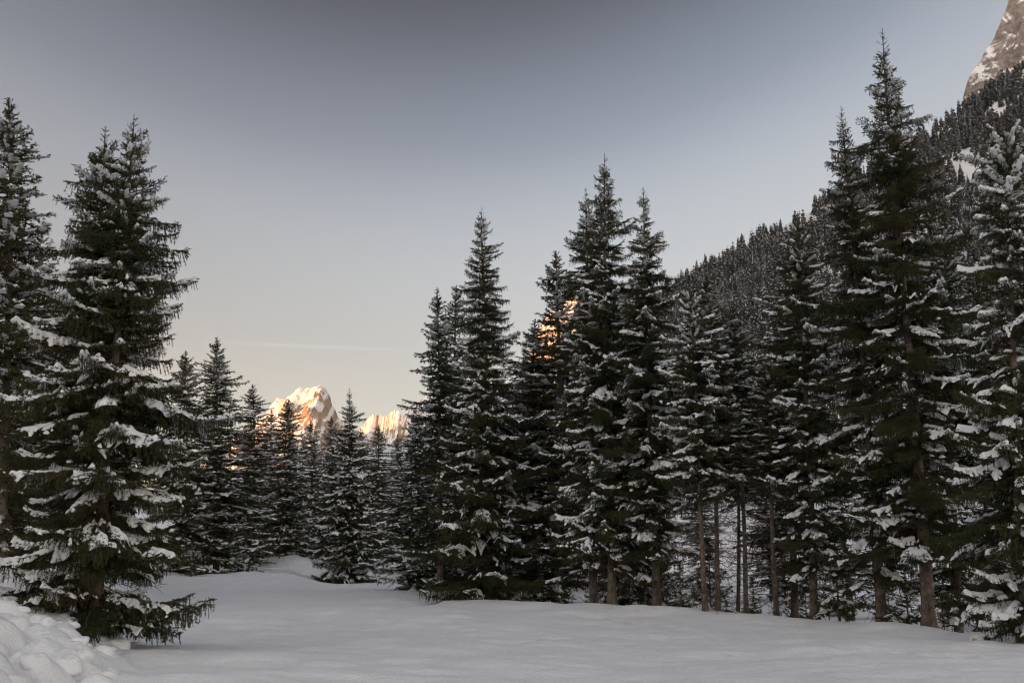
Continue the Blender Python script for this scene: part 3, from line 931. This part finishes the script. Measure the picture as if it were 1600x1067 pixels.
# ------------------------------------------------------------------ forest on the mountainside
def slope_tree_mesh(seed, levels, per, mat, snow=0.5, bare=False):
    rng = np.random.default_rng(seed)
    V, Fc, mi = [], [], []
    def tri(a, b, c, m):
        Fc.append((len(V), len(V) + 1, len(V) + 2)); V.extend((a, b, c)); mi.append(m)
    H = 1.0
    for i in range(levels):
        f = (i + rng.uniform(0, 0.6)) / levels
        h = 0.08 + 0.90 * f
        r = 0.17 * (1 - f) ** 0.62 * rng.uniform(0.8, 1.15) + 0.008
        for k in range(per):
            w = 6.283 * (k + rng.uniform(-0.4, 0.4)) / per + i
            rr = r * rng.uniform(0.65, 1.2); dz = rr * rng.uniform(0.35, 0.8)
            c, s = math.cos(w), math.sin(w); wd = 0.55 * r + 0.004
            top = np.array([0.1 * rr * c, 0.1 * rr * s, h + 0.02]); tip = np.array([rr * c, rr * s, h - dz])
            l = np.array([0.55 * rr * c - wd * s, 0.55 * rr * s + wd * c, h - 0.75 * dz]); q = np.array([0.55 * rr * c + wd * s, 0.55 * rr * s - wd * c, h - 0.75 * dz])
            tri(top, l, tip, 0); tri(top, tip, q, 0)
            if rng.random() < snow:
                up = np.array([0.01 * c, 0.01 * s, 0.008]); g = rng.uniform(0.3, 0.8)
                tri(top + (tip - top) * 0.35 + up, l * g + tip * (1 - g) + up, tip * 0.97 + up, 1)
    r0 = 0.012
    for k in range(3):
        w = 2.1 * k; w2 = 2.1 * (k + 1)
        tri(np.array([r0 * math.cos(w), r0 * math.sin(w), -0.05]), np.array([r0 * math.cos(w2), r0 * math.sin(w2), -0.05]), np.array([0, 0, 0.97]), 2)
    return np.asarray(V), np.asarray(Fc), np.asarray(mi)


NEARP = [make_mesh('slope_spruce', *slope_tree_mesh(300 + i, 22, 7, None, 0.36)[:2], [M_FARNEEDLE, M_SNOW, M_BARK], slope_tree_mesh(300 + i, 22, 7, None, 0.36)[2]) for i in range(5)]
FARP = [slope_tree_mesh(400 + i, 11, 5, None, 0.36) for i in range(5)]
rs = np.random.default_rng(9)


def open_ground(x, y):
    """Gullies and clearings on the mountainside that carry no trees."""
    g = np.abs(x - 0.43 * y - 14 * np.sin(y / 60) - 6) < 8 + 0.012 * y
    band = np.abs(slope_z(x, y) / np.maximum(y, 1) - (0.475 + 0.35 * (x / y - 0.5))) < 0.012
    n = fbm(x / 30, y / 38, 66, 3)
    return (g & (y < 760)) | (band & (x / y > 0.40) & (n < 0.55)) | (n < 0.46)


cand = []
for _ in range(60):
    y = 150 + 900 * np.sqrt(rs.random(700)); x = y * rs.uniform(0.06, 0.66, 700)
    keep = (~open_ground(x, y) | (rs.random(700) < 0.05)) & (rs.random(700) < np.clip((y - 150) / 260, 0.25, 1))
    cand += list(zip(x[keep], y[keep]))
# thin out to a natural spacing
cell, pts = {}, []
for x, y in cand:
    k = (int(x // 5.2), int(y // 5.2))
    if any(((k[0] + i, k[1] + j) in cell and (cell[(k[0] + i, k[1] + j)][0] - x) ** 2 + (cell[(k[0] + i, k[1] + j)][1] - y) ** 2 < 17) for i in (-1, 0, 1) for j in (-1, 0, 1)): continue
    cell[k] = (x, y); pts.append((x, y))
P = np.array(pts); PZ = slope_z(P[:, 0], P[:, 1])
HT = (11 + 11 * rs.random(len(P))) * (0.75 + 0.5 * fbm(P[:, 0] / 80, P[:, 1] / 80, 12, 2))
px, py = [], []
for (x, y), z in zip(P, PZ + HT * 0.6):
    a, b = to_px((x, y, z)); px.append(a); py.append(b)
px, py = np.array(px), np.array(py)
vis = (px > 1040) & (px < 1600) & (py > 0) & (py < np.where((px > 1425) & (px < 1525), 430, np.where(px > 1200, 330 - 0.0 * px, 520)))
size = HT / P[:, 1] * np.where(vis, 1, 0)
order = np.argsort(-size)
chosen = set(order[:300].tolist())
Vs, Fs, Ms, off = [], [], [], 0
for i in range(len(P)):
    x, y = P[i]; z = PZ[i]; h = HT[i]; w = h * rs.uniform(0.9, 1.5); a = rs.uniform(0, 6.28)
    if i in chosen:
        o = obj('slope_spruce', NEARP[i % 5], None, (x, y, z)); o.rotation_euler = (0, 0, a); o.scale = (w, w, h)
        tag(o, 'small dark spruce on the steep mountainside at the right', 'tree', 'spruces on the mountainside')
    else:
        V, Fc, mi = FARP[i % 5]
        c, s = math.cos(a) * w, math.sin(a) * w
        Vs.append(np.stack([x + V[:, 0] * c - V[:, 1] * s, y + V[:, 0] * s + V[:, 1] * c, z + V[:, 2] * h], 1)); Fs.append(Fc + off)
        Ms.append(np.where((mi == 0) & (rs.random() < 0.28), 3, mi)); off += len(V)
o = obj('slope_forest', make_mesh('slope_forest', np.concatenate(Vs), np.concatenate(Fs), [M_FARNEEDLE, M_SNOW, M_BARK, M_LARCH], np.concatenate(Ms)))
tag(o, 'dense conifer forest covering the mountainside at the right', 'forest', kind='stuff')
print('slope trees', len(P))


# ------------------------------------------------------------------ loose lumps of ploughed snow
def lump_mesh(seed):
    rng = np.random.default_rng(seed)
    n, m = 22, 13
    V, Fc = [], []
    ph = rng.uniform(0, 6.28, 6); fl = rng.uniform(0.5, 0.8)
    planes = [(unit(rng.normal(0, 1, 3) * np.array([1, 1, 0.6])), rng.uniform(0.45, 0.75)) for _ in range(5)]
    for j in range(m):
        th = math.pi * j / (m - 1)
        for i in range(n):
            w = 6.2832 * i / n
            d = np.array([math.sin(th) * math.cos(w), math.sin(th) * math.sin(w), math.cos(th)])
            d = np.sign(d) * np.abs(d) ** 0.82
            r = 1 + 0.10 * math.sin(2 * w + ph[0]) + 0.07 * math.sin(3 * w + ph[1] + 2 * th) + 0.06 * math.sin(4 * th + ph[2])
            q = np.array([d[0] * r, d[1] * r * 0.85, d[2] * r * fl])
            for pn, pd in planes:
                e = q @ pn - pd
                if e > 0: q = q - pn * e * 0.55
            V.append(tuple(q))
    for j in range(m - 1):
        for i in range(n):
            a, b = j * n + i, j * n + (i + 1) % n
            Fc.append((a, a + n, b + n, b))
    return make_mesh('snow_lump', V, Fc, [M_GROUND], smooth=True)


LUMP = [lump_mesh(i) for i in range(10)]
rl = random.Random(31)
spots = []
while len(spots) < 170:
    y = rl.uniform(9.5, 24); x = -1.6 - 0.315 * y - rl.uniform(-0.5, 4.2)
    if x / y < -0.56 or any(math.hypot(x - a, y - b) < 0.26 for a, b in spots): continue
    if math.hypot(x + 7.95, y - 18.2) < 0.7: continue
    spots.append((x, y))
    s = 0.08 + 0.17 * rl.random() ** 1.7
    o = obj('snow_lump', LUMP[rl.randrange(10)], None, (x, y, gz(x, y) - 0.12 * s))
    o.scale = (s * 1.15, s, s * 0.8); o.rotation_euler = (rl.uniform(-0.2, 0.2), rl.uniform(-0.2, 0.2), rl.uniform(0, 6.28))
    tag(o, 'lump of ploughed snow on the bank by the twin topped spruce', 'snow lump', 'snow lumps on the ploughed bank')


# ------------------------------------------------------------------ thin winter haze in the valley air
def haze_box(d):
    x0, x1, y0, y1, z0, z1 = -9500, 9500, -9000, 10500, -60, 1900
    V = [(x, y, z) for z in (z0, z1) for y in (y0, y1) for x in (x0, x1)]
    Fc = [(0, 2, 3, 1), (4, 5, 7, 6), (0, 1, 5, 4), (2, 6, 7, 3), (0, 4, 6, 2), (1, 3, 7, 5)]
    m = bpy.data.materials.new('haze'); m.use_nodes = True
    n, l = m.node_tree.nodes, m.node_tree.links
    n.remove(n['Principled BSDF'])
    v = n.new('ShaderNodeVolumePrincipled'); v.inputs['Density'].default_value = d
    v.inputs['Color'].default_value = (0.93, 0.95, 1.0, 1); v.inputs['Anisotropy'].default_value = 0.2
    l.new(v.outputs[0], n['Material Output'].inputs['Volume'])
    return tag(obj('haze', make_mesh('haze', V, Fc, [m])), 'thin cold haze filling the valley air', kind='stuff')


haze_box(0.000035)
